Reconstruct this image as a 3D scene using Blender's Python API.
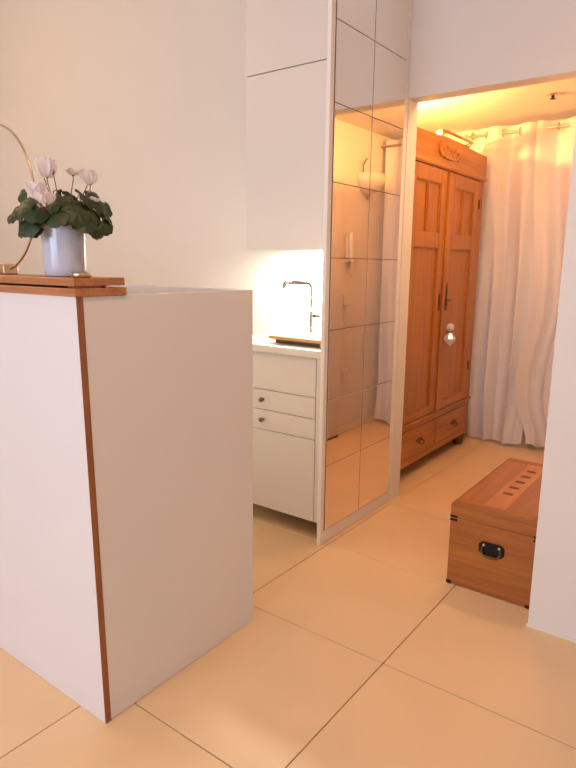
import bpy, bmesh, math, random
from mathutils import Vector, Matrix, Euler
random.seed(7)
PI = math.pi
scene = bpy.context.scene
COL = scene.collection
for o in list(bpy.data.objects):
    bpy.data.objects.remove(o)

# ------------------------------------------------------------------ camera
FPX, YAW, PITCH, ROLL, CH = 606.47, -0.64019, 0.19515, 0.010975, 1.25155
_f = Vector((math.sin(YAW)*math.cos(PITCH), math.cos(YAW)*math.cos(PITCH), -math.sin(PITCH)))
_r = Vector((math.cos(YAW), -math.sin(YAW), 0))
_u = _r.cross(_f)
CR = math.cos(ROLL)*_r + math.sin(ROLL)*_u
CU = -math.sin(ROLL)*_r + math.cos(ROLL)*_u
cam_data = bpy.data.cameras.new('camera')
cam = bpy.data.objects.new('camera', cam_data)
COL.objects.link(cam)
cam.matrix_world = Matrix(((CR.x, CU.x, -_f.x, 0), (CR.y, CU.y, -_f.y, 0), (CR.z, CU.z, -_f.z, CH), (0, 0, 0, 1)))
cam_data.sensor_fit = 'HORIZONTAL'
cam_data.sensor_width = 36.0
cam_data.lens = FPX*36.0/576.0
cam_data.clip_start = 0.02
scene.camera = cam
scene.view_settings.view_transform = 'Standard'
scene.view_settings.look = 'None'
scene.view_settings.gamma = 1.0
scene.view_settings.use_curve_mapping = False
scene.view_settings.exposure = 0.0

# ------------------------------------------------------------------ world and large lights
world = bpy.data.worlds.new('world')
scene.world = world
world.use_nodes = True
wb = world.node_tree.nodes['Background']
wb.inputs['Color'].default_value = (0.72, 0.82, 1.0, 1)
wb.inputs['Strength'].default_value = 0.35

def area(name, loc, target, sx, sy, power, col, spread=PI):
    d = bpy.data.lights.new(name, 'AREA')
    d.shape = 'RECTANGLE'; d.size = sx; d.size_y = sy; d.energy = power; d.color = col; d.spread = spread
    o = bpy.data.objects.new(name, d); COL.objects.link(o)
    o.location = loc
    o.rotation_euler = (Vector(target)-Vector(loc)).to_track_quat('-Z', 'Y').to_euler()
    return o
# daylight coming in through the window behind the camera and through the hall's glazed door
area('window_daylight', (-1.4, -2.52, 1.55), (-1.4, 3, 1.5), 2.4, 1.5, 76, (0.77, 0.82, 1.0))
area('hall_door_daylight', (-1.05, 4.72, 1.15), (-1.05, 0, 1.0), 0.9, 1.9, 1.6, (0.90, 0.84, 1.0))

# ------------------------------------------------------------------ mesh helpers
class MB:
    def __init__(self):
        self.v = []; self.f = []; self.sm = []
    def add(self, vs, fs, smooth=False):
        b = len(self.v)
        self.v += [tuple(p) for p in vs]
        self.f += [tuple(i+b for i in f) for f in fs]
        self.sm += [smooth]*len(fs)
        return self
    def box(self, x0, x1, y0, y1, z0, z1):
        vs = [(x, y, z) for z in (z0, z1) for y in (y0, y1) for x in (x0, x1)]
        return self.add(vs, [(0, 2, 3, 1), (4, 5, 7, 6), (0, 1, 5, 4), (2, 6, 7, 3), (0, 4, 6, 2), (1, 3, 7, 5)])
    def tube(self, pts, r, n=12, caps=True, closed=False):
        pts = [Vector(p) for p in pts]; m = len(pts)
        rs = r if isinstance(r, (list, tuple)) else [r]*m
        t0 = (pts[1]-pts[0]).normalized()
        a = t0.orthogonal().normalized()
        vs = []
        for i, p in enumerate(pts):
            if closed: t = (pts[(i+1) % m]-pts[i-1]).normalized()
            elif i == 0: t = t0
            elif i == m-1: t = (pts[-1]-pts[-2]).normalized()
            else: t = ((pts[i+1]-p).normalized()+(p-pts[i-1]).normalized()).normalized()
            a = (a-t*a.dot(t)).normalized(); b = t.cross(a)
            for k in range(n):
                w = 2*PI*k/n
                vs.append(p+(a*math.cos(w)+b*math.sin(w))*rs[i])
        fs = []
        for i in range(m if closed else m-1):
            j = (i+1) % m
            for k in range(n):
                fs.append((i*n+k, i*n+(k+1) % n, j*n+(k+1) % n, j*n+k))
        self.add(vs, fs, True)
        if caps and not closed:
            self.add(vs[:n], [tuple(range(n))[::-1]])
            self.add(vs[-n:], [tuple(range(n))])
        return self
    def lathe(self, prof, c=(0, 0, 0), n=32, axis='z', smooth=True, a0=0.0, a1=2*PI):
        full = abs(a1-a0-2*PI) < 1e-6
        m = n if full else n+1
        vs = []
        for r, h in prof:
            for k in range(m):
                w = a0+(a1-a0)*k/n
                p = {'z': (r*math.cos(w), r*math.sin(w), h), 'x': (h, r*math.cos(w), r*math.sin(w)), 'y': (r*math.sin(w), h, r*math.cos(w))}[axis]
                vs.append((p[0]+c[0], p[1]+c[1], p[2]+c[2]))
        fs = []
        for i in range(len(prof)-1):
            for k in range(n):
                k2 = (k+1) % m if full else k+1
                fs.append((i*m+k, i*m+k2, (i+1)*m+k2, (i+1)*m+k))
        return self.add(vs, fs, smooth)
    def prism(self, outline, y0, y1, axes='xz'):
        """outline: list of 2D points; extruded along the third axis from y0 to y1"""
        n = len(outline)
        def mk(a, b, d):
            return {'xz': (a, d, b), 'yz': (d, a, b), 'xy': (a, b, d)}[axes]
        vs = [mk(a, b, y0) for a, b in outline]+[mk(a, b, y1) for a, b in outline]
        fs = [tuple(range(n)), tuple(range(2*n-1, n-1, -1))]
        for k in range(n):
            fs.append((k, k+n, (k+1) % n+n, (k+1) % n))
        return self.add(vs, fs)
    def sphere(self, c, r, n=16, m=10, sz=1.0):
        prof = [(max(1e-4, r*math.sin(PI*i/m)), -r*sz*math.cos(PI*i/m)) for i in range(m+1)]
        return self.lathe(prof, c, n)
    def build(self, name, mat, parent=None, bevel=0.0, seg=2, weld=True):
        me = bpy.data.meshes.new(name)
        off = WORLD.get(parent.name, Vector((0, 0, 0))) if parent else Vector((0, 0, 0))
        me.from_pydata([tuple(Vector(p)-off) for p in self.v], [], self.f)
        me.polygons.foreach_set('use_smooth', self.sm)
        bm = bmesh.new(); bm.from_mesh(me)
        if weld: bmesh.ops.remove_doubles(bm, verts=bm.verts, dist=1e-6)
        bmesh.ops.recalc_face_normals(bm, faces=bm.faces)
        bm.to_mesh(me); bm.free()
        me.materials.append(mat)
        o = bpy.data.objects.new(name, me); COL.objects.link(o)
        if parent:
            o.parent = parent
        WORLD[o.name] = off.copy()
        if bevel:
            b = o.modifiers.new('bevel', 'BEVEL'); b.width = bevel; b.segments = seg; b.limit_method = 'ANGLE'; b.angle_limit = math.radians(40)
        return o
WORLD = {}
def tag(o, label, cat, group=None):
    o['label'] = label; o['category'] = cat
    if group: o['group'] = group
    return o
def thing(name, loc, label, cat, group=None):
    o = bpy.data.objects.new(name, None); COL.objects.link(o)
    o.empty_display_size = 0.05
    o.location = loc; WORLD[o.name] = Vector(loc)
    return tag(o, label, cat, group)
def struct(o, label=None):
    o['kind'] = 'structure'
    if label: o['label'] = label
    return o
def inst(src, name, parent, loc, rot=(0, 0, 0), scale=(1, 1, 1)):
    o = bpy.data.objects.new(name, src); COL.objects.link(o)
    o.parent = parent
    off = WORLD.get(parent.name, Vector((0, 0, 0))) if parent else Vector((0, 0, 0))
    o.location = Vector(loc)-off; o.rotation_euler = rot; o.scale = scale
    return o

# ------------------------------------------------------------------ materials
def nodes(name):
    m = bpy.data.materials.new(name); m.use_nodes = True
    nt = m.node_tree
    return m, nt, nt.nodes['Principled BSDF']
def plain(name, col, rough=0.5, metal=0.0, noise=0.0, nscale=8.0, bump=0.0, bscale=200.0, coat=0.0, spec=None):
    m, nt, p = nodes(name)
    p.inputs['Roughness'].default_value = rough
    p.inputs['Metallic'].default_value = metal
    if coat: p.inputs['Coat Weight'].default_value = coat
    if spec is not None: p.inputs['Specular IOR Level'].default_value = spec
    tc = nt.nodes.new('ShaderNodeTexCoord')
    if noise:
        n = nt.nodes.new('ShaderNodeTexNoise'); n.inputs['Scale'].default_value = nscale; n.inputs['Detail'].default_value = 4
        r = nt.nodes.new('ShaderNodeValToRGB')
        r.color_ramp.elements[0].position = 0.3; r.color_ramp.elements[1].position = 0.7
        r.color_ramp.elements[0].color = tuple(c*(1-noise) for c in col)+(1,)
        r.color_ramp.elements[1].color = tuple(min(1, c*(1+noise)) for c in col)+(1,)
        nt.links.new(tc.outputs['Object'], n.inputs['Vector'])
        nt.links.new(n.outputs['Fac'], r.inputs['Fac'])
        nt.links.new(r.outputs['Color'], p.inputs['Base Color'])
    else:
        p.inputs['Base Color'].default_value = tuple(col)+(1,)
    if bump:
        n2 = nt.nodes.new('ShaderNodeTexNoise'); n2.inputs['Scale'].default_value = bscale; n2.inputs['Detail'].default_value = 3
        b = nt.nodes.new('ShaderNodeBump'); b.inputs['Strength'].default_value = bump; b.inputs['Distance'].default_value = 0.002
        nt.links.new(tc.outputs['Object'], n2.inputs['Vector'])
        nt.links.new(n2.outputs['Fac'], b.inputs['Height'])
        nt.links.new(b.outputs['Normal'], p.inputs['Normal'])
    return m
def wood(name, dark, light, axis='z', scale=18.0, rough=0.45, knots=False, coat=0.15):
    m, nt, p = nodes(name)
    tc = nt.nodes.new('ShaderNodeTexCoord')
    mp = nt.nodes.new('ShaderNodeMapping')
    s = {'x': (0.06, 1, 1), 'y': (1, 0.06, 1), 'z': (1, 1, 0.06)}[axis]
    mp.inputs['Scale'].default_value = tuple(scale*k for k in s)
    n = nt.nodes.new('ShaderNodeTexNoise'); n.inputs['Scale'].default_value = 1.6; n.inputs['Detail'].default_value = 6; n.inputs['Distortion'].default_value = 0.8
    n2 = nt.nodes.new('ShaderNodeTexNoise'); n2.inputs['Scale'].default_value = 7.0; n2.inputs['Detail'].default_value = 3
    mx = nt.nodes.new('ShaderNodeMath'); mx.operation = 'MULTIPLY_ADD'; mx.inputs[1].default_value = 0.45
    r = nt.nodes.new('ShaderNodeValToRGB')
    r.color_ramp.elements[0].position = 0.42; r.color_ramp.elements[1].position = 1.0
    r.color_ramp.elements[0].color = tuple(dark)+(1,); r.color_ramp.elements[1].color = tuple(light)+(1,)
    nt.links.new(tc.outputs['Object'], mp.inputs['Vector'])
    nt.links.new(mp.outputs['Vector'], n.inputs['Vector']); nt.links.new(mp.outputs['Vector'], n2.inputs['Vector'])
    nt.links.new(n2.outputs['Fac'], mx.inputs[0]); nt.links.new(n.outputs['Fac'], mx.inputs[2])
    nt.links.new(mx.outputs[0], r.inputs['Fac'])
    out = r.outputs['Color']
    if knots:
        vo = nt.nodes.new('ShaderNodeTexVoronoi'); vo.inputs['Scale'].default_value = 4.3
        mp2 = nt.nodes.new('ShaderNodeMapping'); mp2.inputs['Scale'].default_value = {'z': (1, 1, 0.7), 'x': (0.7, 1, 1), 'y': (1, 0.7, 1)}[axis]
        rk = nt.nodes.new('ShaderNodeValToRGB'); rk.color_ramp.elements[0].position = 0.03; rk.color_ramp.elements[1].position = 0.075
        rk.color_ramp.elements[0].color = (0.45, 0.4, 0.35, 1); rk.color_ramp.elements[1].color = (1, 1, 1, 1)
        mm = nt.nodes.new('ShaderNodeMix'); mm.data_type = 'RGBA'; mm.blend_type = 'MULTIPLY'; mm.inputs[0].default_value = 1
        nt.links.new(tc.outputs['Object'], mp2.inputs['Vector']); nt.links.new(mp2.outputs['Vector'], vo.inputs['Vector'])
        nt.links.new(vo.outputs['Distance'], rk.inputs['Fac'])
        nt.links.new(out, mm.inputs[6]); nt.links.new(rk.outputs['Color'], mm.inputs[7]); out = mm.outputs[2]
    nt.links.new(out, p.inputs['Base Color'])
    b = nt.nodes.new('ShaderNodeBump'); b.inputs['Strength'].default_value = 0.15; b.inputs['Distance'].default_value = 0.001
    nt.links.new(mx.outputs[0], b.inputs['Height']); nt.links.new(b.outputs['Normal'], p.inputs['Normal'])
    p.inputs['Roughness'].default_value = rough
    p.inputs['Coat Weight'].default_value = coat; p.inputs['Coat Roughness'].default_value = 0.3
    return m
M = {}
M['wall'] = plain('wall_paint', (0.78, 0.755, 0.735), 0.9, noise=0.012, nscale=2.5, bump=0.05, bscale=260)
M['ceil'] = plain('ceiling_paint', (0.82, 0.79, 0.75), 0.9, noise=0.01, nscale=3)
M['lacquer'] = plain('white_lacquer', (0.74, 0.71, 0.69), 0.38, noise=0.006, nscale=3)
M['island'] = plain('island_white_board', (0.80, 0.775, 0.765), 0.5, noise=0.012, nscale=2.0)
M['panel'] = plain('white_panel', (0.86, 0.83, 0.81), 0.5)
M['worktop'] = plain('worktop_white', (0.80, 0.79, 0.77), 0.35, noise=0.01, nscale=30)
M['backsplash'] = plain('backsplash_white', (0.84, 0.84, 0.81), 0.3)
M['tile'] = plain('beige_floor_tile', (0.77, 0.545, 0.325), 0.42, noise=0.035, nscale=3.2, bump=0.03, bscale=90)
M['grout'] = plain('brown_grout', (0.36, 0.21, 0.10), 0.9, noise=0.08, nscale=60)
M['oak'] = wood('oiled_oak', (0.32, 0.105, 0.033), (0.56, 0.235, 0.085), 'x', 30, 0.5)
M['oak_z'] = wood('oiled_oak_edge', (0.24, 0.075, 0.022), (0.38, 0.14, 0.045), 'z', 40, 0.5)
M['pine'] = wood('honey_pine_upright', (0.29, 0.088, 0.005), (0.52, 0.198, 0.015), 'z', 22, 0.38, knots=True, coat=0.25)
M['pine_y'] = wood('honey_pine_level', (0.29, 0.088, 0.005), (0.52, 0.198, 0.015), 'y', 22, 0.38, coat=0.25)
M['pine_dark'] = wood('pine_carving', (0.33, 0.11, 0.018), (0.50, 0.19, 0.035), 'y', 40, 0.5)
M['trunk'] = wood('camphor_wood', (0.26, 0.068, 0.007), (0.45, 0.155, 0.019), 'x', 14, 0.36, coat=0.3)
M['trunk_y'] = wood('camphor_lid_wood', (0.27, 0.068, 0.006), (0.45, 0.15, 0.016), 'y', 16, 0.33, coat=0.3)
M['trunk_mid'] = wood('camphor_lid_pale_wood', (0.40, 0.12, 0.026), (0.62, 0.24, 0.062), 'y', 16, 0.33, coat=0.3)
M['slot'] = plain('dark_inlay_wood', (0.16, 0.05, 0.015), 0.5, noise=0.2, nscale=60)
M['board'] = wood('beech_board', (0.42, 0.21, 0.08), (0.68, 0.40, 0.18), 'x', 30, 0.5)
M['board_dark'] = wood('walnut_rail', (0.05, 0.022, 0.01), (0.12, 0.05, 0.02), 'x', 40, 0.5)
M['chrome'] = plain('chrome', (0.40, 0.39, 0.375), 0.16, 1.0)
M['steel'] = plain('brushed_steel', (0.62, 0.60, 0.57), 0.3, 1.0, noise=0.05, nscale=40)
M['brass'] = plain('satin_brass', (0.66, 0.50, 0.33), 0.28, 1.0, noise=0.03, nscale=30)
M['dark_metal'] = plain('blackened_iron', (0.022, 0.019, 0.017), 0.4, 0.8, noise=0.2, nscale=80)
M['bronze'] = plain('aged_bronze', (0.14, 0.075, 0.035), 0.45, 0.9, noise=0.2, nscale=80)
M['pot'] = plain('pot_glaze', (0.54, 0.59, 0.71), 0.16, noise=0.01, nscale=6, coat=0.4)
M['soil'] = plain('soil', (0.05, 0.03, 0.018), 0.95, noise=0.4, nscale=90, bump=0.6, bscale=120)
M['stem'] = plain('flower_stem', (0.28, 0.12, 0.07), 0.5, noise=0.15, nscale=40)
M['plastic'] = plain('white_plastic', (0.78, 0.75, 0.71), 0.35, noise=0.005)
M['black_plastic'] = plain('black_plastic', (0.03, 0.03, 0.03), 0.4, noise=0.05)
M['rod'] = plain('pale_satin_metal', (0.70, 0.62, 0.50), 0.3, 0.6, noise=0.02)
M['rack'] = plain('bronzed_tube', (0.42, 0.32, 0.22), 0.25, 1.0, noise=0.05)
M['knob'] = plain('dark_steel_knob', (0.22, 0.17, 0.13), 0.35, 1.0, noise=0.05, nscale=60)
M['shadow_gap'] = plain('plinth_grey', (0.30, 0.28, 0.26), 0.6, noise=0.03)
M['caulk'] = plain('white_caulk', (0.82, 0.78, 0.72), 0.6, noise=0.02, nscale=20)
m, nt, p = nodes('mirror_glass')
p.inputs['Base Color'].default_value = (0.88, 0.82, 0.75, 1); p.inputs['Metallic'].default_value = 1.0; p.inputs['Roughness'].default_value = 0.015
tcm = nt.nodes.new('ShaderNodeTexCoord'); nm = nt.nodes.new('ShaderNodeTexNoise'); nm.inputs['Scale'].default_value = 7
bm_ = nt.nodes.new('ShaderNodeBump'); bm_.inputs['Strength'].default_value = 0.012; bm_.inputs['Distance'].default_value = 0.004
nt.links.new(tcm.outputs['Object'], nm.inputs['Vector']); nt.links.new(nm.outputs['Fac'], bm_.inputs['Height']); nt.links.new(bm_.outputs['Normal'], p.inputs['Normal'])
M['mirror'] = m
M['mirror_edge'] = plain('mirror_backing', (0.16, 0.10, 0.07), 0.5, noise=0.1, nscale=30)
def leafy(name, base, vein, trans):
    m, nt, p = nodes(name)
    tc = nt.nodes.new('ShaderNodeTexCoord'); n = nt.nodes.new('ShaderNodeTexNoise'); n.inputs['Scale'].default_value = 55; n.inputs['Detail'].default_value = 3
    r = nt.nodes.new('ShaderNodeValToRGB'); r.color_ramp.elements[0].position = 0.35; r.color_ramp.elements[1].position = 0.72
    r.color_ramp.elements[0].color = tuple(base)+(1,); r.color_ramp.elements[1].color = tuple(vein)+(1,)
    nt.links.new(tc.outputs['Object'], n.inputs['Vector']); nt.links.new(n.outputs['Fac'], r.inputs['Fac']); nt.links.new(r.outputs['Color'], p.inputs['Base Color'])
    p.inputs['Roughness'].default_value = 0.5
    tr = nt.nodes.new('ShaderNodeBsdfTranslucent'); nt.links.new(r.outputs['Color'], tr.inputs['Color'])
    ms = nt.nodes.new('ShaderNodeMixShader'); ms.inputs[0].default_value = trans
    nt.links.new(p.outputs[0], ms.inputs[1]); nt.links.new(tr.outputs[0], ms.inputs[2])
    nt.links.new(ms.outputs[0], nt.nodes['Material Output'].inputs['Surface'])
    return m
M['leaf'] = leafy('cyclamen_leaf', (0.012, 0.026, 0.005), (0.05, 0.075, 0.016), 0.12)
M['petal'] = leafy('cyclamen_petal', (0.86, 0.80, 0.80), (0.92, 0.88, 0.88), 0.35)
M['bud'] = leafy('cyclamen_bud', (0.42, 0.13, 0.08), (0.5, 0.2, 0.12), 0.2)
M['curtain'] = leafy('curtain_cloth', (0.90, 0.86, 0.83), (0.92, 0.88, 0.85), 0.30)
m, nt, p = nodes('window_glass')
tb = nt.nodes.new('ShaderNodeBsdfTransparent'); gb = nt.nodes.new('ShaderNodeBsdfGlossy'); gb.inputs['Roughness'].default_value = 0.02
ms = nt.nodes.new('ShaderNodeMixShader'); fr = nt.nodes.new('ShaderNodeFresnel'); fr.inputs['IOR'].default_value = 1.45
nt.links.new(fr.outputs[0], ms.inputs[0]); nt.links.new(tb.outputs[0], ms.inputs[1]); nt.links.new(gb.outputs[0], ms.inputs[2])
nt.links.new(ms.outputs[0], nt.nodes['Material Output'].inputs['Surface'])
M['glass'] = m
m, nt, p = nodes('crystal')
p.inputs['Base Color'].default_value = (0.95, 0.9, 0.88, 1); p.inputs['Roughness'].default_value = 0.03; p.inputs['Transmission Weight'].default_value = 0.4; p.inputs['IOR'].default_value = 1.5
M['crystal'] = m
M['opal'] = leafy('opal_glass', (0.84, 0.78, 0.70), (0.86, 0.80, 0.72), 0.3)
def emit(name, col, s):
    m, nt, p = nodes(name)
    p.inputs['Base Color'].default_value = tuple(col)+(1,)
    p.inputs['Emission Color'].default_value = tuple(col)+(1,); p.inputs['Emission Strength'].default_value = s
    return m
M['strip'] = emit('strip_diffuser', (1.0, 0.93, 0.76), 6.0)
M['bulb'] = emit('warm_bulb', (1.0, 0.62, 0.25), 5.0)

# ------------------------------------------------------------------ room shell
RX0, RX1, RY0, BACK, CEIL = -5.4, 2.2, -2.6, 2.82, 3.3
PX = -1.40            # plane of the mirrors
WX = -0.475           # hall side of the right wall
WY = 2.08             # front face of the right wall
HC = 2.20             # hall ceiling
HB = 4.46             # hall end wall
HL = -2.14            # hall left wall
HDR = 2.032
floor = struct(MB().box(RX0-.1, RX1+.1, RY0-.1, HB+.1, -0.06, -0.004).build('floor', M['grout']), 'floor of large square beige tiles')
T, G = 0.6, 0.0016
tile_src = MB().box(-T/2+G, T/2-G, -T/2+G, T/2-G, -0.010, 0.0).build('floor_tile', M['tile'], floor, bevel=0.0012, seg=1)
hall_src = MB().box(-T/2+.0005, T/2-.0005, -T/2+.0005, T/2-.0005, -0.010, 0.0).build('floor_tile', M['tile'], floor)
first = hfirst = True
for i in range(-9, 6):
    for j in range(-8, 5):
        cx = -0.784+T*i+T/2; cy = 2.1786+T*j+T/2
        if cx-T/2 > RX1 or cx+T/2 < RX0 or cy-T/2 > HB or cy+T/2 < RY0: continue
        if cx > WX+T and cy > WY+T: continue
        if cx < HL-T/2 and cy > BACK+T: continue
        if cy > 2.75:
            if hfirst: hall_src.location = (cx, cy, 0); hfirst = False
            else:
                o = hall_src.copy(); COL.objects.link(o); o.location = (cx, cy, 0)
        elif first:
            tile_src.location = (cx, cy, 0); first = False
        else:
            o = tile_src.copy(); COL.objects.link(o); o.location = (cx, cy, 0)
# walls
w = MB().box(RX0, PX, BACK, BACK+.10, 0, CEIL)
w.box(PX, WX, BACK, BACK+.10, HDR, CEIL)
struct(w.build('wall_back', M['wall'], weld=False))
w = MB().box(WX, RX1+.1, WY, WY+.12, 0, CEIL)
w.box(WX, WX+.12, WY+.12, HB+.1, 0, CEIL)
struct(w.build('wall_right', M['wall'], weld=False))
struct(MB().box(RX0-.1, RX0, RY0-.1, BACK+.1, 0, CEIL).build('wall_left', M['wall']))
struct(MB().box(RX1, RX1+.1, RY0-.1, WY, 0, CEIL).build('wall_far_right', M['wall']))
WN0, WN1 = -2.7, -0.1
WNM = (WN0+WN1)/2
w = MB()
w.box(RX0, WN0, RY0-.12, RY0, 0, CEIL).box(WN1, RX1, RY0-.12, RY0, 0, CEIL)
w.box(WN0, WN1, RY0-.12, RY0, 0, 0.75).box(WN0, WN1, RY0-.12, RY0, 2.35, CEIL)
struct(w.build('wall_front', M['wall'], weld=False))
struct(MB().box(HL-.1, HL, BACK+.1, HB+.1, 0, CEIL).build('wall_hall_left', M['wall']))
w = MB()
DX0, DX1, DZ = -1.62, -0.60, 2.06
w.box(HL, DX0, HB, HB+.12, 0, CEIL).box(DX1, WX, HB, HB+.12, 0, CEIL).box(DX0, DX1, HB, HB+.12, DZ, CEIL)
struct(w.build('wall_hall_back', M['wall'], weld=False))
struct(MB().box(RX0-.1, RX1+.1, RY0-.12, BACK+.1, CEIL, CEIL+.1).build('ceiling', M['ceil']))
struct(MB().box(HL-.1, WX, BACK+.1, HB+.1, HC, HC+.08).build('ceiling_hall', M['ceil']))
# window behind the camera
wf = MB()
for a, b in ((WN0, WN0+.06), (WNM-.03, WNM+.03), (WN1-.06, WN1)): wf.box(a, b, RY0-.10, RY0-.04, 0.75, 2.35)
wf.box(WN0, WN1, RY0-.10, RY0-.04, 0.75, 0.81).box(WN0, WN1, RY0-.10, RY0-.04, 2.29, 2.35)
win = struct(wf.build('window_1', M['lacquer'], weld=False))
MB().box(WN0+.06, WNM-.03, RY0-.075, RY0-.07, 0.81, 2.29).build('pane', M['glass'], win)
MB().box(WNM+.03, WN1-.06, RY0-.075, RY0-.07, 0.81, 2.29).build('pane', M['glass'], win)
# glazed door behind the curtains
wf = MB()
for a, b in ((DX0, DX0+.07), (-1.145, -1.075), (DX1-.07, DX1)): wf.box(a, b, HB+.02, HB+.08, 0, DZ)
wf.box(DX0, DX1, HB+.02, HB+.08, 0, 0.12).box(DX0, DX1, HB+.02, HB+.08, DZ-.08, DZ)
gd = struct(wf.build('window_2', M['lacquer'], weld=False))
MB().box(DX0+.07, -1.145, HB+.045, HB+.05, 0.12, DZ-.08).build('pane', M['glass'], gd)
MB().box(-1.075, DX1-.07, HB+.045, HB+.05, 0.12, DZ-.08).build('pane', M['glass'], gd)
# entrance door on the right wall of the hall (seen in the mirrors)
dr = struct(MB().box(WX-.035, WX-.001, 2.86, 3.71, 0.012, 1.99).build('door_1', M['lacquer'], bevel=0.003))
hd = MB().lathe([(0.0005, 0), (0.024, 0), (0.024, -.008), (0.0005, -.008)], (WX-.035, 2.94, 1.03), 20, 'x')
hd.tube([(WX-.04, 2.94, 1.03), (WX-.08, 2.94, 1.03), (WX-.082, 2.96, 1.03), (WX-.082, 3.06, 1.03)], 0.009)
hd.build('door_handle', M['steel'], dr)
MB().box(WX-.036, WX-.022, 2.86, 3.71, 0.0, 0.012).build('door_gap_shade', M['black_plastic'], dr)  # black strip standing in for the shaded gap under the door
# sealing strip under the right wall, low baseboard in the hall
struct(MB().box(WX-.004, RX1, WY-.006, WY-.0005, 0.0, 0.010).build('baseboard_right', M['caulk']))
struct(MB().box(WX-.010, WX-.0005, 3.72, HB, 0.0, 0.05).build('baseboard_hall_right', M['caulk'], bevel=0.002))

# ------------------------------------------------------------------ island
IX, IY0, IY1, IZ = -1.268, 0.88, 1.508, 1.1695
isl = thing('kitchen_island', (-2.2, 1.2, 0), 'tall white kitchen island with brown wood corner edge on tiled floor', 'island')
FB, FT = 0.876, 0.8585           # the front board leans out a little towards the top
def lean(x0, x1, d0, d1, y1=None):
    q = MB()
    ya = (FB+d0, FT+d0); yb = (FB+d1, FT+d1) if y1 is None else (y1, y1)
    return q.prism([(ya[0], .001), (yb[0], .001), (yb[1], IZ), (ya[1], IZ)], x0, x1, 'yz')
lean(-4.0, IX-.0005, 0, .018).build('front_panel', M['island'], isl)
eb = lean(IX-.0005, IX+.0012, 0, .0185).build('edge_band', M['oak_z'], isl); eb['label'] = 'brown oak edge strip'
lean(IX-.022, IX, .019, 0, IY1).build('side_panel', M['island'], isl, bevel=0.0008, seg=1)
MB().box(-4.0, IX-.022, IY1-.02, IY1, 0.001, IZ-.001).build('back_panel', M['island'], isl)
MB().box(-4.0, IX-.022, IY0+.02, IY1-.02, 0.86, 0.885).build('shelf', M['island'], isl)
MB().box(-4.0, -3.98, IY0+.02, IY1-.02, 0.001, IZ).build('side_panel', M['island'], isl)
ld = thing('bar_ledge', (-2.2, 0.93, IZ), 'two layered brown oak ledge folded along top of white island', 'ledge')
SX1, SY0, SY1 = -1.262, 0.853, 1.004
MB().box(-4.0, SX1, SY0, SY1, IZ+.0008, IZ+.0196).build('plank', M['oak'], ld, bevel=0.001, seg=1)
MB().box(-4.0, SX1-.003, SY0, SY1-.003, IZ+.0252, IZ+.0440).build('plank', M['oak'], ld, bevel=0.001, seg=1)
for x in (-1.30, -1.9, -2.6):
    MB().tube([(x, SY1-.055, IZ+.0224), (x+.034, SY1-.055, IZ+.0224)], 0.0034, 10).build('hinge', M['brass'], ld)
    MB().box(x-.02, x+.030, SY0+.02, SY1-.07, IZ+.0194, IZ+.0254).build('spacer', M['oak_z'], ld)
TOP = IZ+.0442

# potted cyclamen
PC = Vector((-1.417, 0.934, TOP))
vd = Vector((PC.x, PC.y, 0)).normalized()            # away from the viewer
vr = Vector((-vd.y, vd.x, 0)); vr = -vr if vr.dot(CR) < 0 else vr
def pot_pt(px, py, depth=0.0):
    """point in the upright plane through the pot facing the viewer (plus depth away from it)"""
    d = _f+CR*((px-288)/FPX)-CU*((py-384)/FPX)
    t = (PC.dot(vd)+depth)/d.dot(vd)
    return Vector((0, 0, CH))+d*t
pl = thing('potted_cyclamen', PC, 'white flowering cyclamen in pale blue pot on oak ledge', 'potted plant')
MB().lathe([(0.0005, 0.003), (0.044, 0.003), (0.047, 0.0), (0.0505, 0.004), (0.0525, 0.02), (0.0555, 0.122), (0.0565, 0.130), (0.0550, 0.132), (0.0530, 0.130), (0.0515, 0.112), (0.0005, 0.112)], PC, 48).build('pot', M['pot'], pl)
MB().lathe([(0.0005, 0.122), (0.03, 0.121), (0.0518, 0.117)], PC, 24).build('soil', M['soil'], pl)
def leaf_mesh(name, seed):
    rnd = random.Random(seed)
    rings, seg = 4, 22
    vs = [(0, 0.0, 0)]; fs = []
    ph = rnd.random()*6
    for i in range(1, rings+1):
        q = i/rings
        for k in range(seg):
            w = 2*PI*k/seg
            notch = 1-0.78*math.exp(-((w-PI)/0.34)**2)
            r = (1.0+0.16*math.cos(w)+0.05*math.cos(9*w+ph))*notch
            x = q*r*math.cos(w); y = q*r*math.sin(w)*0.95
            z = -0.30*(q*r)**2+0.07*q*math.sin(5*w+ph)+0.10*abs(math.sin(w))*q
            vs.append((x, y, z))
    for k in range(seg): fs.append((0, 1+k, 1+(k+1) % seg))
    for i in range(rings-1):
        for k in range(seg):
            a = 1+i*seg+k; b = 1+i*seg+(k+1) % seg
            fs.append((a, a+seg, b+seg, b))
    me = bpy.data.meshes.new(name); me.from_pydata(vs, [], fs); me.polygons.foreach_set('use_smooth', [True]*len(fs)); me.materials.append(M['leaf'])
    return me
leaves = [leaf_mesh('leaf', s) for s in (1, 2, 3)]
spots = []
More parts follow.
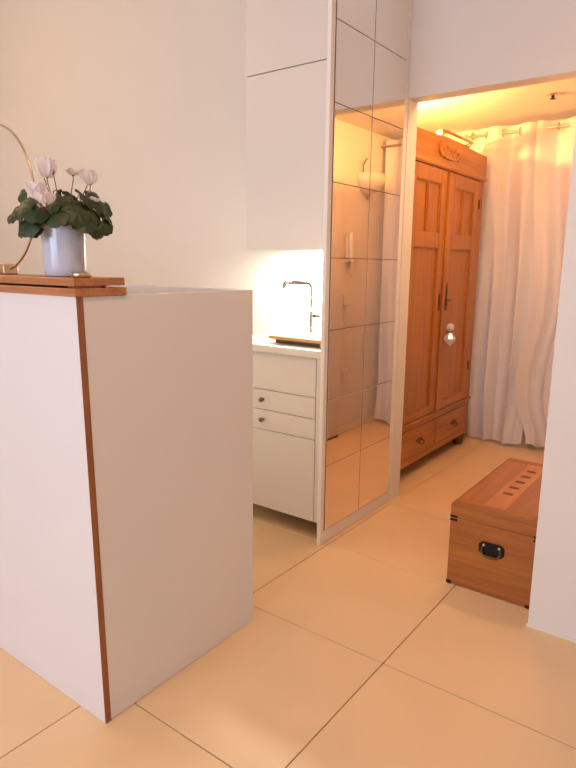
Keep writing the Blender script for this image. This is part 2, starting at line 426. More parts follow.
for px, py, s, dp in [(24, 205, .030, -.03), (14, 211, .022, .0), (30, 222, .029, -.05), (37, 210, .028, -.06), (22, 193, .018, .03), (52, 203, .024, -.05), (56, 214, .027, -.07),
                      (62, 198, .026, -.02), (72, 205, .028, -.05), (70, 194, .022, .03), (82, 203, .026, -.02), (84, 220, .030, -.06), (92, 210, .028, -.03), (96, 226, .024, -.03),
                      (103, 215, .026, .0), (92, 194, .020, .01), (106, 205, .022, .02), (47, 214, .022, -.03), (98, 196, .016, .04), (78, 214, .026, -.07), (34, 198, .022, .02),
                      (45, 196, .022, .05), (56, 192, .018, .05), (80, 192, .018, .06), (28, 214, .024, .05), (100, 222, .022, .05), (64, 208, .026, .06), (88, 206, .024, .08),
                      (40, 226, .018, .06), (72, 212, .022, .09), (20, 218, .020, .04), (108, 216, .016, -.02), (66, 216, .018, -.075), (13, 214, .019, -.02), (24, 226, .022, -.03), (36, 230, .018, -.05), (104, 224, .022, -.03), (94, 230, .018, -.05), (26, 200, .022, -.01), (100, 205, .022, -.02), (88, 198, .022, -.03), (50, 210, .024, .03)]:
    spots.append((pot_pt(px, py, dp), s))
stems = MB()
for i, (c, s) in enumerate(spots):
    out = (c-PC); out.z = 0
    fc = out.normalized()*.75-vd*.55
    dirn = math.atan2(fc.y, fc.x)+random.uniform(-.4, .4)
    droop = 0.45+min(1.0, out.length/0.11)*0.55+random.uniform(-.2, .2)
    rot = Euler((random.uniform(-.3, .3), droop, dirn), 'XYZ')
    inst(leaves[i % 3], 'leaf', pl, c, rot, (s*1.16, s*1.16, s*1.16))
    b = PC+Vector((out.x*.25, out.y*.25, .118))
    mid = (b+c)/2+Vector((0, 0, .015))
    stems.tube([b, mid, c-Vector((0, 0, .003))], 0.0014, 6)
stems.build('leaf_stems', M['stem'], pl)
def petal(mb, base, direction, side, L, W, twist=0.0):
    d = direction.normalized(); s = (side-d*side.dot(d)).normalized(); n = d.cross(s)
    vs = []; rows, cols = 6, 4
    for i in range(rows+1):
        q = i/rows
        wd = W*(0.25+0.95*math.sin(PI*min(1, q*0.80+0.06))) if q < 1 else W*0.45
        for j in range(cols+1):
            e = j/cols*2-1
            vs.append(base+d*(L*q)+s*(wd*e)+n*(0.25*W*e*e+twist*L*q*q))
    fs = [(i*(cols+1)+j, i*(cols+1)+j+1, (i+1)*(cols+1)+j+1, (i+1)*(cols+1)+j) for i in range(rows) for j in range(cols)]
    mb.add(vs, fs, True)
def flower(px, py, depth, size, lean, wide):
    """px,py: where the petals leave the stem tip; petals sweep upwards"""
    b = pot_pt(px, py, depth)
    f = MB()
    for k in range(5):
        w = 2*PI*k/5+lean
        rad = vr*math.cos(w)+vd*math.sin(w)
        petal(f, b+rad*0.003, Vector((0, 0, 1))+rad*wide, rad.cross(Vector((0, 0, 1))), size, size*0.42, random.uniform(-.3, .3))
    fo = f.build('flower', M['petal'], pl, weld=False)
    st = MB()
    r0 = PC+Vector((b.x-PC.x, b.y-PC.y, 0))*0.3+Vector((0, 0, .12))
    top = b+Vector((0, 0, .006))
    st.tube([r0, r0*.5+b*.5+Vector((0, 0, .005)), b-Vector((0, 0, .012)), top], 0.0013, 6)
    st.lathe([(0.0004, -.004), (0.003, -.002), (0.0035, .002), (0.001, .005)], b, 8)
    st.build('flower_stem', M['stem'], fo if False else pl)
flower(47, 177, -.02, .046, .2, .28)
flower(44, 174, .01, .040, .9, .35)
flower(36, 197, -.085, .036, .5, .55)
flower(46, 203, -.095, .034, .1, 1.0)
flower(73, 175, .02, .022, .6, 1.3)
flower(90, 184, .00, .034, .3, .35)
flower(87, 181, .03, .030, 1.2, .4)
flower(95, 202, -.02, .016, .3, 1.0)
b = pot_pt(53, 172, -.02)
MB().sphere(b, .0045, 10, 8, 1.5).build('bud', M['bud'], pl)
MB().tube([PC+Vector((0, 0, .12)), b*.5+PC*.5+Vector((0, 0, .07)), b], 0.0013, 6).build('flower_stem', M['stem'], pl)

# brass ring ornament and small tin
RC = Vector((-1.765, 0.95, TOP))
rg = thing('ring_ornament', RC, 'thin brass hoop on small brass foot beside cyclamen', 'ornament')
MB().tube([(RC.x+.203*math.cos(2*PI*k/72), RC.y, TOP+.212+.203*math.sin(2*PI*k/72)) for k in range(72)], 0.0034, 10, closed=True).build('hoop', M['brass'], rg)
MB().box(RC.x-.055, RC.x+.055, RC.y-.022, RC.y+.022, TOP+.0003, TOP+.030).build('foot', M['brass'], rg, bevel=0.003)
TC = Vector((-1.297, 0.897, TOP))
tn = thing('small_tin', TC, 'tiny flat round copper coloured dish at ledge corner', 'dish')
MB().lathe([(0.0005, 0.0004), (0.022, 0.0004), (0.0245, 0.002), (0.0250, 0.0105), (0.0242, 0.0115), (0.0235, 0.0105), (0.0225, 0.004), (0.0005, 0.004)], TC, 32).build('dish', M['brass'], tn)
MB().lathe([(0.0005, 0.0042), (0.0222, 0.0042), (0.0222, 0.008), (0.0005, 0.009)], TC, 32).build('wax', M['plastic'], tn)

# ------------------------------------------------------------------ kitchen
KX0, KX1 = -2.05, -1.4235
KF = 2.158
cb = thing('base_cabinet', (-1.75, 2.45, 0), 'white kitchen base cabinet with two narrow drawers and small knobs', 'cabinet')
MB().box(KX0, KX1, KF+.020, BACK-.002, 0.093, 0.853).build('body', M['lacquer'], cb)
MB().box(KX0, KX1, KF+.42, KF+.435, 0.001, 0.093).build('plinth', M['shadow_gap'], cb)
MB().box(-1.453, KX1, KF, KF+.0195, 0.095, 0.852).build('filler_strip', M['lacquer'], cb, bevel=0.0012, seg=1)
def front(name, z0, z1, knob):
    o = MB().box(KX0+.002, -1.4565, KF, KF+.0195, z0, z1).build(name, M['lacquer'], cb, bevel=0.0012, seg=1)
    if knob:
        zc = (z0+z1)/2
        MB().lathe([(0.0004, 0), (0.006, 0), (0.006, -.008), (0.0105, -.013), (0.0115, -.019), (0.0095, -.023), (0.0004, -.024)], (-1.752, KF, zc+.002), 20, 'y').build('knob', M['knob'], o)
front('fixed_front', 0.677, 0.851, False)
front('drawer', 0.5805, 0.6735, True)
front('drawer', 0.4845, 0.577, True)
front('door', 0.095, 0.481, False)
# worktop with a cut-out sink
wt = thing('worktop', (-1.75, 2.45, 0.854), 'white kitchen worktop under the lit backsplash', 'worktop')
wk = MB()
X0, X1, Y0, Y1 = -2.05, -1.4235, 2.142, BACK-.009
sx0, sx1, sy0, sy1 = -2.02, -1.56, 2.26, 2.58
wk.box(X0, X1, Y0, sy0, 0.8545, 0.886).box(X0, X1, sy1, Y1, 0.8545, 0.886).box(X0, sx0, sy0, sy1, 0.8545, 0.886).box(sx1, X1, sy0, sy1, 0.8545, 0.886)
wk.build('slab', M['worktop'], wt, weld=False)
sk = MB()
sk.box(sx0-.012, sx1+.012, sy0-.012, sy0, 0.8862, 0.889).box(sx0-.012, sx1+.012, sy1, sy1+.012, 0.8862, 0.889).box(sx0-.012, sx0, sy0, sy1, 0.8862, 0.889).box(sx1, sx1+.012, sy0, sy1, 0.8862, 0.889)
sink = thing('sink', (-1.79, 2.42, 0.886), 'stainless steel sink set in the white worktop', 'sink')
sk.build('rim', M['steel'], sink, weld=False)
bw = MB()
bw.add([(sx0+.002, sy0+.002, .887), (sx1-.002, sy0+.002, .887), (sx1-.002, sy1-.002, .887), (sx0+.002, sy1-.002, .887), (sx0+.02, sy0+.02, .858), (sx1-.02, sy0+.02, .858), (sx1-.02, sy1-.02, .858), (sx0+.02, sy1-.02, .858)],
       [(0, 1, 5, 4), (1, 2, 6, 5), (2, 3, 7, 6), (3, 0, 4, 7), (4, 5, 6, 7)])
bw.build('bowl', M['steel'], sink)
# backsplash
bs = thing('backsplash', (-1.75, BACK, 0.887), 'bright white backsplash panel behind tap under wall cabinet', 'backsplash')
MB().box(-2.088, -1.4235, BACK-.0075, BACK-.0006, 0.888, 1.345).build('glass_panel', M['backsplash'], bs, bevel=0.001, seg=1)
# wall cabinet
UX0, UX1, UF, UB = -2.040, -1.4235, 2.375, 1.3165
uc = thing('wall_cabinet', (-1.74, 2.6, UB), 'white handleless wall cabinet reaching up beside mirrored panel', 'cabinet')
MB().box(UX0, UX1, UF+.0195, BACK-.001, UB+.030, 2.515).build('body', M['lacquer'], uc)
MB().box(UX0, UX1, UF, UF+.019, UB, 2.1225).build('door', M['lacquer'], uc, bevel=0.0012, seg=1)
MB().box(UX0, UX1, UF, UF+.019, 2.1265, 2.515).build('door', M['lacquer'], uc, bevel=0.0012, seg=1)
# under-cabinet light
ul = thing('cabinet_light', (-1.74, 2.62, UB-.02), 'slim strip light glowing under white wall cabinet', 'light')
MB().box(-2.035, -1.495, 2.63, 2.69, UB+.016, UB+.0295).build('housing', M['plastic'], ul, bevel=0.002)
MB().box(-2.03, -1.50, 2.634, 2.686, UB+.0125, UB+.0158).build('diffuser', M['strip'], ul)
MB().box(-1.565, -1.520, 2.378, 2.392, UB-.009, UB-.0005).build('switch', M['steel'], ul, bevel=0.002)
area('cabinet_light_lamp', (-1.775, 2.66, UB+.010), (-1.775, 2.66, 0), 0.50, 0.04, 27.0, (1.0, 0.92, 0.72))
# tap
TPX, TPY, TZ = -1.822, 2.65, 0.8862
tp = thing('kitchen_tap', (TPX, TPY, TZ), 'chrome kitchen tap with square swan neck and side lever', 'tap')
MB().lathe([(0.0005, 0), (0.024, 0), (0.024, .006), (0.0135, .012), (0.0135, .10), (0.0120, .11), (0.0120, .115)], (TPX, TPY, TZ+.0004), 24).build('body', M['chrome'], tp)
pts = [(TPX, TPY, TZ+.11), (TPX, TPY, 1.128)]
for k in range(1, 7):
    a = PI/2*k/6
    pts.append((TPX-.028*(1-math.cos(a)), TPY, 1.128+.028*math.sin(a)))
pts.append((TPX-.165, TPY, 1.156))
MB().tube(pts, 0.0115, 16).build('spout', M['chrome'], tp)
MB().tube([(TPX-.150, TPY, 1.156), (TPX-.168, TPY, 1.154), (TPX-.176, TPY, 1.146), (TPX-.178, TPY, 1.120)], [0.0135, 0.0150, 0.0150, 0.0135], 16).build('nozzle', M['chrome'], tp)
MB().tube([(TPX+.012, TPY, .985), (TPX+.066, TPY, .985)], 0.0105, 14).tube([(TPX+.058, TPY, .985), (TPX+.060, TPY, 1.01), (TPX+.054, TPY, 1.085)], [0.005, 0.0042, 0.0035], 10).build('lever', M['chrome'], tp)
# wooden board on rails over the sink
cbd = thing('chopping_board', (-1.61, 2.33, 0.8895), 'thick wooden chopping board on dark rails on worktop', 'chopping board')
BZ = 0.8895
MB().box(-1.770, -1.455, 2.215, 2.44, BZ+.018, BZ+.034).build('board', M['board'], cbd, bevel=0.003)
MB().box(-1.740, -1.480, 2.235, 2.249, BZ, BZ+.0178).build('rail', M['board_dark'], cbd, bevel=0.001)
MB().box(-1.740, -1.480, 2.41, 2.424, BZ, BZ+.0178).build('rail', M['board_dark'], cbd, bevel=0.001)
MB().box(-1.479, -1.458, 2.218, 2.436, BZ, BZ+.0178).build('end_block', M['board'], cbd, bevel=0.002)

# mirrored side panel
mp = thing('mirror_panel', (PX-.011, 2.48, 0), 'tall white side panel faced with square mirror tiles beside passage', 'mirror panel')
MB().box(PX-.022, PX-.004, 2.140, BACK-.001, 0.001, 2.515).build('board', M['panel'], mp, bevel=0.001, seg=1)
mt = MB().box(-.0018, .0018, -.1500, .1500, -.1502, .1502).build('mirror_tile', M['mirror'], None, bevel=0.0008, seg=1)
me_m = mt.data; bpy.data.objects.remove(mt)
MB().box(PX-.0042, PX-.0030, 2.168, 2.781, 0.064, 2.493).build('tile_backing', M['mirror_edge'], mp)
for r in range(8):
    for c in range(2):
        o = inst(me_m, 'mirror_tile', mp, (PX-.0010, 2.321+.3045*c, .067+.151+.3030*r), (0, random.uniform(-.0012, .0012), random.uniform(-.0012, .0012)))
        bv = o.modifiers.new('bevel', 'BEVEL'); bv.width = 0.0008; bv.segments = 1

# ------------------------------------------------------------------ wardrobe
WF = -1.48            # front face
WB = HL+.02
A0, A1 = 2.955, 4.15
wd = thing('wardrobe', ((WF+WB)/2, 3.55, 0), 'old honey pine wardrobe with two panelled doors and two drawers', 'wardrobe')
ca = MB()
ca.box(WB, WF-.026, A0+.01, A0+.035, .085, 1.80).box(WB, WF-.026, A1-.035, A1-.01, .085, 1.80)
ca.box(WB, WB+.012, A0+.035, A1-.035, .085, 1.80).box(WB, WF-.026, A0+.01, A1-.01, .085, .11).box(WB, WF-.026, A0+.01, A1-.01, .315, .335)
ca.box(WB, WF-.003, A0+.005, A1-.005, 1.80, 1.822)
ca.build('carcass', M['pine'], wd, weld=False)
fr = MB()
fr.box(WF-.026, WF-.003, A0+.01, 3.032, .085, 1.80).box(WF-.026, WF-.003, 4.068, A1-.01, .085, 1.80)
fr.box(WF-.026, WF-.003, 3.53, 3.57, .335, 1.80)
fr.build('corner_posts', M['pine'], wd, weld=False, bevel=0.002)
fr2 = MB()
fr2.box(WF-.026, WF-.001, 3.032, 4.068, .302, .334).box(WF-.026, WF-.001, 3.032, 4.068, .085, .122).box(WF-.026, WF-.001, 3.535, 3.565, .122, .302)
fr2.box(WF-.026, WF+.010, A0, A1, .334, .346)
fr2.build('drawer_rails', M['pine_y'], wd, weld=False, bevel=0.002)
# frieze board with gently rising crest
outl = [(A0, 1.822)]
outl += [(A1, 1.822), (A1, 1.955)]
for k in range(13):
    y = A1-(A1-A0)*k/12
    outl.append((y, 1.958+.012*math.cos((y-3.55)/(A1-A0)*PI)**2))
outl += [(A0, 1.955)]
MB().prism(outl, WF-.022, WF+.004, 'yz').build('frieze', M['pine_y'], wd, bevel=0.002)
MB().box(WB, WF-.023, A1-.022, A1, 1.822, 1.955).build('frieze_return', M['pine_y'], wd)
MB().box(WB, WF-.023, A0, A0+.022, 1.822, 1.955).build('frieze_return', M['pine_y'], wd)
mo = MB()
mo.prism([(WF-.02, 1.798), (WF+.004, 1.798), (WF+.010, 1.808), (WF+.010, 1.816), (WF+.006, 1.824), (WF-.02, 1.824)], A0-.004, A1+.006, 'xz')
mo.build('cornice_moulding', M['pine_y'], wd)
# carved plaque
cv = MB()
o2 = []
for k in range(40):
    w_ = 2*PI*k/40
    cx, sz = math.cos(w_), math.sin(w_)
    sgn = lambda v: (1 if v >= 0 else -1)
    yy = 3.53+.155*sgn(cx)*abs(cx)**.45*(1+.03*math.cos(6*w_)); zz = 1.902+.044*sgn(sz)*abs(sz)**.45*(1+.10*math.cos(8*w_))
    o2.append((yy, zz))
cv.prism(o2, WF+.0042, WF+.013, 'yz')
for k in range(5):
    yy = 3.53+(k-2)*.054
    cv.lathe([(0.0005, .021), (.008, .020), (.016, .017), (.021, .0125)], (WF, yy, 1.908+.010*(k % 2)), 12, 'x')
    cv.lathe([(0.0005, .019), (.006, .018), (.012, .0125)], (WF, yy+.027, 1.880), 10, 'x')
cv.build('carved_plaque', M['pine_y'], wd, weld=False)
# doors
def wdoor(y0, y1, mirror_side):
    z0, z1 = .349, 1.794
    xs0, xs1 = WF-.024, WF
    p0, p1 = y0+.098, y1-.085
    if mirror_side: p0, p1 = y0+.085, y1-.098
    pm = (p0+p1)/2
    d = MB()
    d.box(xs0, xs1, y0, p0, z0, z1).box(xs0, xs1, p1, y1, z0, z1)
    d.box(xs0, xs1, p0, p1, 1.712, z1).box(xs0, xs1, p0, p1, 1.352, 1.437).box(xs0, xs1, p0, p1, z0, .400)
    d.box(xs0, xs1, pm-.012, pm+.012, 1.437, 1.712)
    do = d.build('door', M['pine'], wd, weld=False, bevel=0.003)
    for a, b_, c_, e in ((p0, pm-.012, 1.437, 1.712), (pm+.012, p1, 1.437, 1.712), (p0, p1, .400, 1.352)):
        MB().box(WF-.021, WF-.013, a-.002, b_+.002, c_-.002, e+.002).build('panel', M['pine'], do)
        mm = MB(); t = .007
        mm.box(WF-.013, WF-.006, a, a+t, c_, e).box(WF-.013, WF-.006, b_-t, b_, c_, e).box(WF-.013, WF-.006, a+t, b_-t, c_, c_+t).box(WF-.013, WF-.006, a+t, b_-t, e-t, e)
        mm.build('panel_moulding', M['pine_dark'], do, weld=False)
    return do
dl = wdoor(3.035, 3.546, True)
dR = wdoor(3.552, 4.065, False)
MB().box(WF+.0002, WF+.012, 3.534, 3.566, .349, 1.794).build('astragal', M['pine'], dR, bevel=0.004)
MB().box(WF+.0002, WF+.003, 3.492, 3.516, .985, 1.085).build('lock_plate', M['bronze'], dl, bevel=0.001)
MB().prism([(3.600, .98), (3.622, .98), (3.630, 1.01), (3.622, 1.06), (3.626, 1.10), (3.611, 1.15), (3.596, 1.10), (3.600, 1.06), (3.592, 1.01)], WF+.0002, WF+.003, 'yz').build('escutcheon', M['bronze'], dR)
ky = MB().tube([(WF-.01, 3.611, 1.045), (WF+.018, 3.611, 1.045)], .0035, 8)
ky.tube([(WF+.024+.008*math.cos(2*PI*k/20), 3.611+.004+.016*math.sin(2*PI*k/20), 1.045) for k in range(20)], .0025, 8, closed=True)
ky.build('key', M['bronze'], dR)
for z in (.55, 1.62):
    MB().tube([(WF+.003, 4.067, z), (WF+.003, 4.067, z+.06)], .005, 10).build('hinge', M['bronze'], dR)
# drawers
for a, b_ in ((3.036, 3.531), (3.569, 4.064)):
    d = MB().box(WF-.024, WF+.002, a, b_, .125, .299).build('drawer', M['pine_y'], wd, bevel=0.004)
    yc = (a+b_)/2+.04
    hp = MB()
    hp.prism([(yc-.050, .212), (yc-.030, .226), (yc, .232), (yc+.030, .226), (yc+.050, .212), (yc+.030, .204), (yc-.030, .204)], WF+.0022, WF+.006, 'yz')
    hp.tube([(WF+.006, yc-.034, .214), (WF+.020, yc-.032, .206), (WF+.026, yc-.015, .196), (WF+.027, yc, .193), (WF+.026, yc+.015, .196), (WF+.020, yc+.032, .206), (WF+.006, yc+.034, .214)], .0045, 8)
    hp.build('drawer_pull', M['slot'], d, weld=False)
for x in (WF-.05, WB+.05):
    for y in (A0+.05, A1-.05):
        MB().lathe([(0.0005, 0.0005), (.030, 0.0005), (.036, .02), (.042, .05), (.036, .0845), (.0005, .0845)], (x, y, 0), 16).build('foot', M['slot'], wd)
# crystal ornament hanging from the key
co = thing('hanging_crystal', (WF+.042, 3.606, 0.79), 'sparkling clear crystal ornament hanging from wardrobe key', 'ornament')
MB().tube([(WF+.033, 3.608, 1.044), (WF+.041, 3.606, .99), (WF+.042, 3.606, .905)], .0014, 6).build('cord', M['stem'], co)
MB().sphere((WF+.042, 3.606, .878), .026, 8, 5).build('bead', M['crystal'], co)
cr = MB()
cr.lathe([(0.0005, .852), (.014, .846), (.036, .815), (.038, .800), (.020, .775), (.0005, .760)], (WF+.042, 3.606, 0), 9, smooth=False)
cr.build('drop', M['crystal'], co)
MB().tube([(WF+.042+.016*math.cos(a*PI/6), 3.606+.016*math.sin(a*PI/6), .850) for a in range(12)], .004, 6, closed=True).build('collar', M['chrome'], co)
# folded metal rack lying on the wardrobe
fk = thing('folded_rack', (-1.60, 3.9, 1.975), 'folded shiny tubular rack lying on top of pine wardrobe', 'rack')
def loop(y0, y1, x, z, hx, hz, r, mat, name):
    MB().tube([(x+hx, y0, z+hz), (x+hx, y1, z+hz), (x-hx, y1+.012, z-hz), (x-hx, y0-.012, z-hz)], r, 10, closed=True).build(name, mat, fk)
loop(3.62, 4.09, -1.575, 2.032, .016, .012, .0085, M['rack'], 'frame')
loop(3.60, 4.07, -1.625, 2.006, .016, .008, .0085, M['rack'], 'frame')
for y in (3.66, 4.05):
    MB().tube([(-1.56, y, 2.036), (-1.64, y+.01, 2.0)], .004, 8).build('cross_bar', M['rack'], fk)
MB().box(-1.60, -1.560, 3.607, 3.625, 2.012, 2.046).build('end_cap', M['rack'], fk, bevel=.004)
for y in (3.63, 4.06):
    MB().box(-1.66, -1.56, y-.012, y+.012, 1.8225, 1.992).build('support', M['pine_y'], fk, bevel=.003)
# small uplighter standing on the wardrobe roof behind the frieze
LMP = Vector((-1.76, 3.32, 1.8225))
lp = thing('uplighter', LMP, 'small warm uplighter hidden on wardrobe roof behind frieze', 'lamp')
MB().lathe([(0.0005, 0.0005), (.055, .0005), (.055, .012), (.012, .02), (.010, .11), (.022, .115), (.022, .145), (.0005, .145)], LMP, 24).build('base', M['brass'], lp)
MB().sphere(LMP+Vector((0, 0, .166)), .020, 14, 10).build('bulb', M['bulb'], lp)
pd = bpy.data.lights.new('uplighter_light', 'POINT'); pd.energy = 130; pd.color = (1.0, 0.475, 0.135); pd.shadow_soft_size = 0.022
po = bpy.data.objects.new('uplighter_light', pd); COL.objects.link(po); po.location = LMP+Vector((0, 0, .19))

# ------------------------------------------------------------------ curtains and rod
RY, RZ = 4.245, 2.115
rod = thing('curtain_rod', (-1.0, RY, RZ), 'slim pale curtain rod below hall ceiling', 'curtain rod')
MB().tube([(-1.66, RY, RZ), (WX-.004, RY, RZ)], .009, 14).build('pole', M['rod'], rod)
MB().sphere((-1.67, RY, RZ), .017, 14, 10).build('finial', M['rod'], rod)
for x in (-1.64, -0.50):
    MB().tube([(x, RY, RZ), (x, HB-.004, RZ)], .006, 10).build('bracket', M['rod'], rod)
def smooth(t): t = max(0, min(1, t)); return t*t*(3-2*t)
def curtain(x0, x1, folds, seed, label, left_edge, right_edge, amp=.036, hem=None, phase=0.0):
    rnd = random.Random(seed)
    ph = [rnd.random()*6 for _ in range(6)]; start = phase
    nu, nv = 150, 44
    top, bot = RZ+.042, .006
    vs = []
    for j in range(nv+1):
        q = j/nv                               # 0 at the top
        z = top+(bot-top)*q
        for i in range(nu+1):
            u = i/nu
            xl = x0+left_edge(z); xr = x1+right_edge(z)
            w_ = u*folds*2*PI+start
            a = amp*(1-.25*smooth(q*1.5))
            ww = w_+(.9*math.sin(2*PI*u*1.3+ph[0])+.35*math.sin(2*PI*u*3+ph[3]))*smooth(q*2)
            y = RY+a*math.sin(ww)+.016*math.sin(2.3*ww+ph[1]+2*q)*smooth(q)+.008*math.sin(23*u+7*q+ph[2])*q
            y += .02*math.sin(4*q+ph[4])*q
            x = xl+(xr-xl)*u+.012*math.sin(2*ww+ph[5])*smooth(q)
            zz = z
            if q > .9:
                k = (q-.9)/.1
                h = hem(u) if hem else 0
                zz += k*(h+.010*(1+math.sin(9*u+ph[2]))+.004*math.sin(31*u))
                y -= k*.03*math.sin(5*u+ph[3])
            vs.append((x, y, zz))
    fs = [(j*(nu+1)+i, j*(nu+1)+i+1, (j+1)*(nu+1)+i+1, (j+1)*(nu+1)+i) for j in range(nv) for i in range(nu)]
    c = thing('curtain', ((x0+x1)/2, RY, 0), label, 'curtain', 'white curtains on the hall rod')
    MB().add(vs, fs, True).build('cloth', M['curtain'], c, weld=False)
    for k in range(int(folds*2)):
        u = (k+.0)/(folds*2)
        if u < 0.02: u += .02
        x = x0+(x1-x0)*u
        MB().tube([(x, RY+.021*math.cos(a*PI/10), RZ+.021*math.sin(a*PI/10)) for a in range(20)], .0042, 8, closed=True).build('eyelet', M['brass'], c)
    return c
curtain(-1.63, -1.14, 2.25, 3, 'white eyelet curtain hanging next to the pine wardrobe',
        lambda z: .06*smooth((.5-z)/.5), lambda z: .05*smooth((2.0-z)/.9)-.11*smooth((.55-z)/.5)*.4, hem=lambda u: .03*smooth((u-.72)/.3))
curtain(-1.19, -0.52, 2.75, 11, 'white eyelet curtain hanging next to the right hall wall',
        lambda z: .055*smooth((2.0-z)/.9)-.07*smooth((1.0-z)/.5)+.10*smooth((.42-z)/.4), lambda z: 0.0, hem=lambda u: .035*smooth((.22-u)/.2), phase=-PI/2)

# ------------------------------------------------------------------ ceiling fixture, sconce, intercom (the last two show in the mirrors)
SP = Vector((-1.0, 3.79, HC))
sp = thing('ceiling_sprinkler', SP, 'small round metal fitting on hall ceiling', 'ceiling fitting')
MB().lathe([(0.0005, -.0008), (.036, -.0008), (.036, -.005), (.030, -.009), (.0005, -.010)], SP, 24).build('rosette', M['steel'], sp)
MB().lathe([(0.0005, -.009), (.009, -.009), (.007, -.022), (.016, -.025), (.016, -.028), (.0005, -.029)], SP, 16).build('nozzle', M['bronze'], sp)
SC = Vector((WX, 4.05, 1.85))
sc = thing('wall_lamp', SC, 'white glass bowl wall lamp seen in the mirror tiles', 'lamp')
bowl = MB()
prof = [(0.004, -.098), (.030, -.092), (.080, -.072), (.118, -.035), (.134, 0.0), (.132, .03), (.124, .045)]
vs = []
bowl.lathe(prof, (SC.x-.006, SC.y, SC.z), 28, 'z', True, PI/2, 3*PI/2)
bowl.build('shade', M['opal'], sc)
MB().box(SC.x-.005, SC.x-.0008, SC.y-.05, SC.y+.05, SC.z-.07, SC.z+.05).build('back_plate', M['plastic'], sc, bevel=.001)
MB().sphere((SC.x-.02, SC.y, SC.z-.106), .013, 12, 8).build('finial', M['brass'], sc)
MB().tube([(SC.x-.012, SC.y-.06, SC.z+.03), (SC.x-.03, SC.y-.09, SC.z+.10), (SC.x-.03, SC.y-.05, SC.z+.145), (SC.x-.02, SC.y-.02, SC.z+.15)], .004, 8).build('bracket_arm', M['bronze'], sc)
IC = Vector((WX, 3.83, 1.27))
ic = thing('intercom_phone', IC, 'white intercom handset on hall wall seen in mirror tile', 'intercom')
MB().box(IC.x-.022, IC.x-.0008, IC.y-.045, IC.y+.045, IC.z, IC.z+.20).build('base_unit', M['plastic'], ic, bevel=.004)
MB().box(IC.x-.052, IC.x-.0225, IC.y-.036, IC.y+.004, IC.z+.004, IC.z+.205).build('handset', M['plastic'], ic, bevel=.008, seg=3)
MB().lathe([(0.0005, -.003), (.013, -.003), (.013, 0)], (IC.x-.022, IC.y+.024, IC.z+.035), 16, 'x').build('button', M['black_plastic'], ic)
MB().tube([(IC.x-.035, IC.y-.016, IC.z+.006), (IC.x-.03, IC.y-.012, IC.z-.06), (IC.x-.025, IC.y+.0, IC.z-.10), (IC.x-.02, IC.y+.02, IC.z-.05), (IC.x-.015, IC.y+.026, IC.z+.002)], .0035, 8).build('cord', M['plastic'], ic)
for nm, yy, zz, lab in (('light_switch', 3.80, 1.00, 'white double light switch on hall wall below intercom'), ('wall_socket', 3.82, 0.45, 'white wall socket low on hall wall seen in mirror')):
    s = thing(nm, (WX, yy, zz), lab, 'switch' if 'switch' in nm else 'socket')
    MB().box(WX-.010, WX-.0008, yy-.041, yy+.041, zz-.041, zz+.041).build('plate', M['plastic'], s, bevel=.003)
    if nm == 'light_switch':
        for dz in (-.019, .019): MB().box(WX-.014, WX-.0102, yy-.032, yy+.032, zz+dz-.017, zz+dz+.017).build('rocker', M['plastic'], s, bevel=.002)
    else:
        MB().lathe([(0.022, -.0102), (.022, -.004), (.0005, -.004)], (WX-.001, yy, zz), 20, 'x').build('recess', M['black_plastic'], s)

# unseen flat lamp added just behind the lintel to brighten the passage
HLP = Vector((-0.86, 3.06, HC))
hl = thing('hall_fill_lamp', HLP, 'added flat round warm fill lamp on hall ceiling behind the lintel', 'lamp')
MB().lathe([(0.0005, -.0008), (.085, -.0008), (.085, -.010), (.0005, -.010)], HLP, 28).build('mount', M['plastic'], hl)
MB().lathe([(.082, -.010), (.080, -.020), (.06, -.030), (.0005, -.034)], HLP, 28).build('diffuser', emit('hall_fill_diffuser', (1.0, 0.66, 0.36), 3.0), hl)
hd_ = bpy.data.lights.new('hall_fill_light', 'AREA'); hd_.shape = 'DISK'; hd_.size = 0.16; hd_.energy = 6.5; hd_.color = (1.0, 0.58, 0.27)
ho_ = bpy.data.objects.new('hall_fill_light', hd_); COL.objects.link(ho_); ho_.location = HLP-Vector((0, 0, .037))

# ------------------------------------------------------------------ wooden trunk
tx0, tx1, ty0, ty1, tz = -0.823, -0.497, 2.188, 2.872, .352
tk = thing('wooden_trunk', ((tx0+tx1)/2, (ty0+ty1)/2, 0), 'orange brown wooden trunk with black iron handle beside white wall', 'trunk')
bd = MB()
bd.box(tx0+.002, tx1-.002, ty0+.018, ty1-.018, .001, .285)
bd.build('body', M['trunk_y'], tk, bevel=.003)
zs = [.001, .098, .196, .285]
for k in range(3):
    MB().box(tx0, tx1, ty0+.001, ty0+.0175, zs[k]+.0003, zs[k+1]-.0003).build('end_board', M['trunk'], tk, bevel=.0008, seg=1)
    MB().box(tx0, tx1, ty1-.0175, ty1-.001, zs[k]+.0003, zs[k+1]-.0003).build('end_board', M['trunk'], tk, bevel=.0008, seg=1)
lid = MB()
prof2 = []
R = .022
for k in range(7):
    a = PI-PI/2*k/6
    prof2.append((tx0+R+R*math.cos(a), tz-R+R*math.sin(a)))
for k in range(7):
    a = PI/2-PI/2*k/6
    prof2.append((tx1-R+R*math.cos(a), tz-R+R*math.sin(a)))
outline = [(tx0, .2865)]+prof2+[(tx1, .2865)]
MB().prism(outline, ty0, ty0+.034, 'xz').build('lid_end', M['trunk'], tk)
MB().prism(outline, ty1-.034, ty1, 'xz').build('lid_end', M['trunk'], tk)
inner = [(a, b-.001) if b > .3 else (a, b) for a, b in outline]
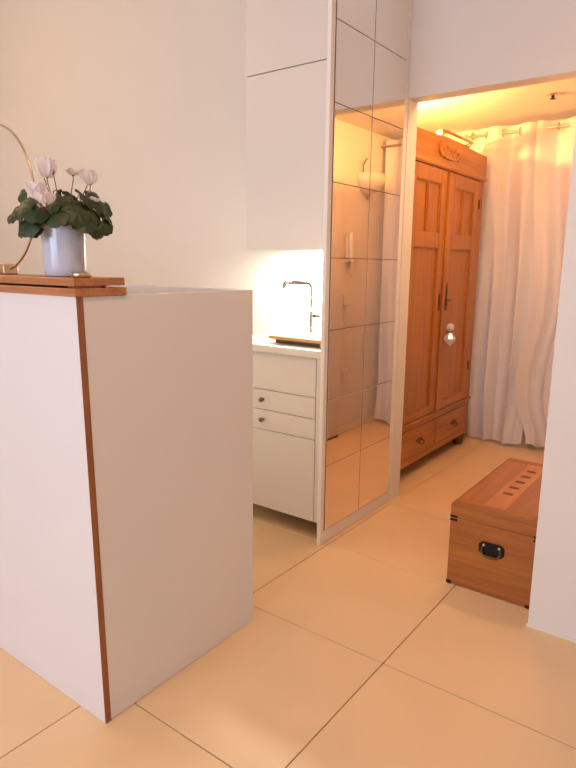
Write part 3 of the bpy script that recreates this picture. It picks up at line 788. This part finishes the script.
def lidplank(a, b, mat, drop=0.0008):
    pts = [p for p in inner if a <= p[0] <= b]
    def zat(x):
        for (xa, za), (xb, zb) in zip(inner, inner[1:]):
            if xb > xa and xa <= x <= xb: return za+(zb-za)*(x-xa)/(xb-xa)
        return .2865
    if a > tx0: pts = [(a, .2865), (a, zat(a)-drop)]+pts
    if b < tx1: pts = pts+[(b, zat(b)-drop), (b, .2865)]
    return MB().prism(pts, ty0+.0345, ty1-.0345, 'xz').build('lid_plank', mat, tk)
lidplank(tx0, -.7093, M['trunk_y'])
mid = lidplank(-.7087, -.6243, M['trunk_mid'])
lidplank(-.6237, tx1, M['trunk_y'])
for k in range(5):
    y = 2.385+.0835*k
    MB().box(-.688, -.650, y, y+.020, tz-.0022, tz-.0004).build('inlay', M['slot'], mid)
# dark lines of the joints along the top of the end
MB().box(-.785, -.712, ty0+.0342, ty0+.0368, tz-.003, tz-.0006).build('joint', M['slot'], tk)
MB().box(-.622, tx1+.02, ty0+.0342, ty0+.0368, tz-.003, tz-.0006).build('joint', M['slot'], tk)
# handle
hc = (-.6545, .193)
hp = MB()
pr = [(-.703+.012, .166), (-.703, .178), (-.703, .206), (-.703+.012, .218), (-.606-.012, .218), (-.606, .206), (-.606, .178), (-.606-.012, .166)]
hp.prism(pr, ty0-.0025, ty0+.0008, 'xz')
ho = hp.build('handle_plate', M['dark_metal'], tk)
MB().tube([(-.688, ty0-.004, .200), (-.690, ty0-.008, .180), (-.680, ty0-.012, .166), (-.655, ty0-.013, .163), (-.630, ty0-.012, .166), (-.619, ty0-.008, .180), (-.621, ty0-.004, .200)], .0045, 10).build('bail', M['bronze'], ho)
for x in (-.684, -.625):
    MB().sphere((x, ty0-.004, .205), .006, 10, 8).build('stud', M['steel'], ho)
# corner irons
for z in (.273, .287):
    MB().box(tx0-.0012, tx0+.028, ty0-.0016, ty0+.0008, z-.004, z+.004).build('corner_iron', M['dark_metal'], tk)
    MB().box(tx1-.010, tx1+.0012, ty0-.0016, ty0+.0008, z-.004, z+.004).build('corner_iron', M['dark_metal'], tk)
for x0_, x1_ in ((tx0-.001, tx0+.018), (tx1-.018, tx1+.001)):
    MB().box(x0_, x1_, ty0-.0012, ty0+.02, .0006, .014).build('corner_foot', M['dark_metal'], tk)

# ------------------------------------------------------------------ ceiling lamps of the main room (out of the frame); downlight added to warm floor and island side
lamp_diff = emit('lamp_diffuser', (1.0, 0.72, 0.46), 4.0)
for lx, ly, pw, lab in ((-4.3, 0.6, 44, 'round warm ceiling lamp above the kitchen island'), (-0.35, 0.55, 19, 'added round warm ceiling downlight in front of the right wall')):
    CL = Vector((lx, ly, CEIL))
    cl = thing('ceiling_lamp', CL, lab, 'lamp', 'ceiling lamps')
    MB().lathe([(0.0005, -.0008), (.16, -.0008), (.16, -.02), (.0005, -.02)], CL, 32).build('mount', M['plastic'], cl)
    MB().lathe([(.155, -.02), (.15, -.05), (.10, -.075), (.0005, -.085)], CL, 32).build('diffuser', lamp_diff, cl)
    down = lx > -1
    ld_ = bpy.data.lights.new('ceiling_lamp_light', 'AREA' if down else 'POINT'); ld_.energy = pw; ld_.color = (1.0, 0.62, 0.34) if down else (1.0, 0.67, 0.38)
    if down: ld_.shape = 'DISK'; ld_.size = 0.28
    else: ld_.shadow_soft_size = 0.14
    lo_ = bpy.data.objects.new('ceiling_lamp_light', ld_); COL.objects.link(lo_); lo_.location = CL-Vector((0, 0, .26))
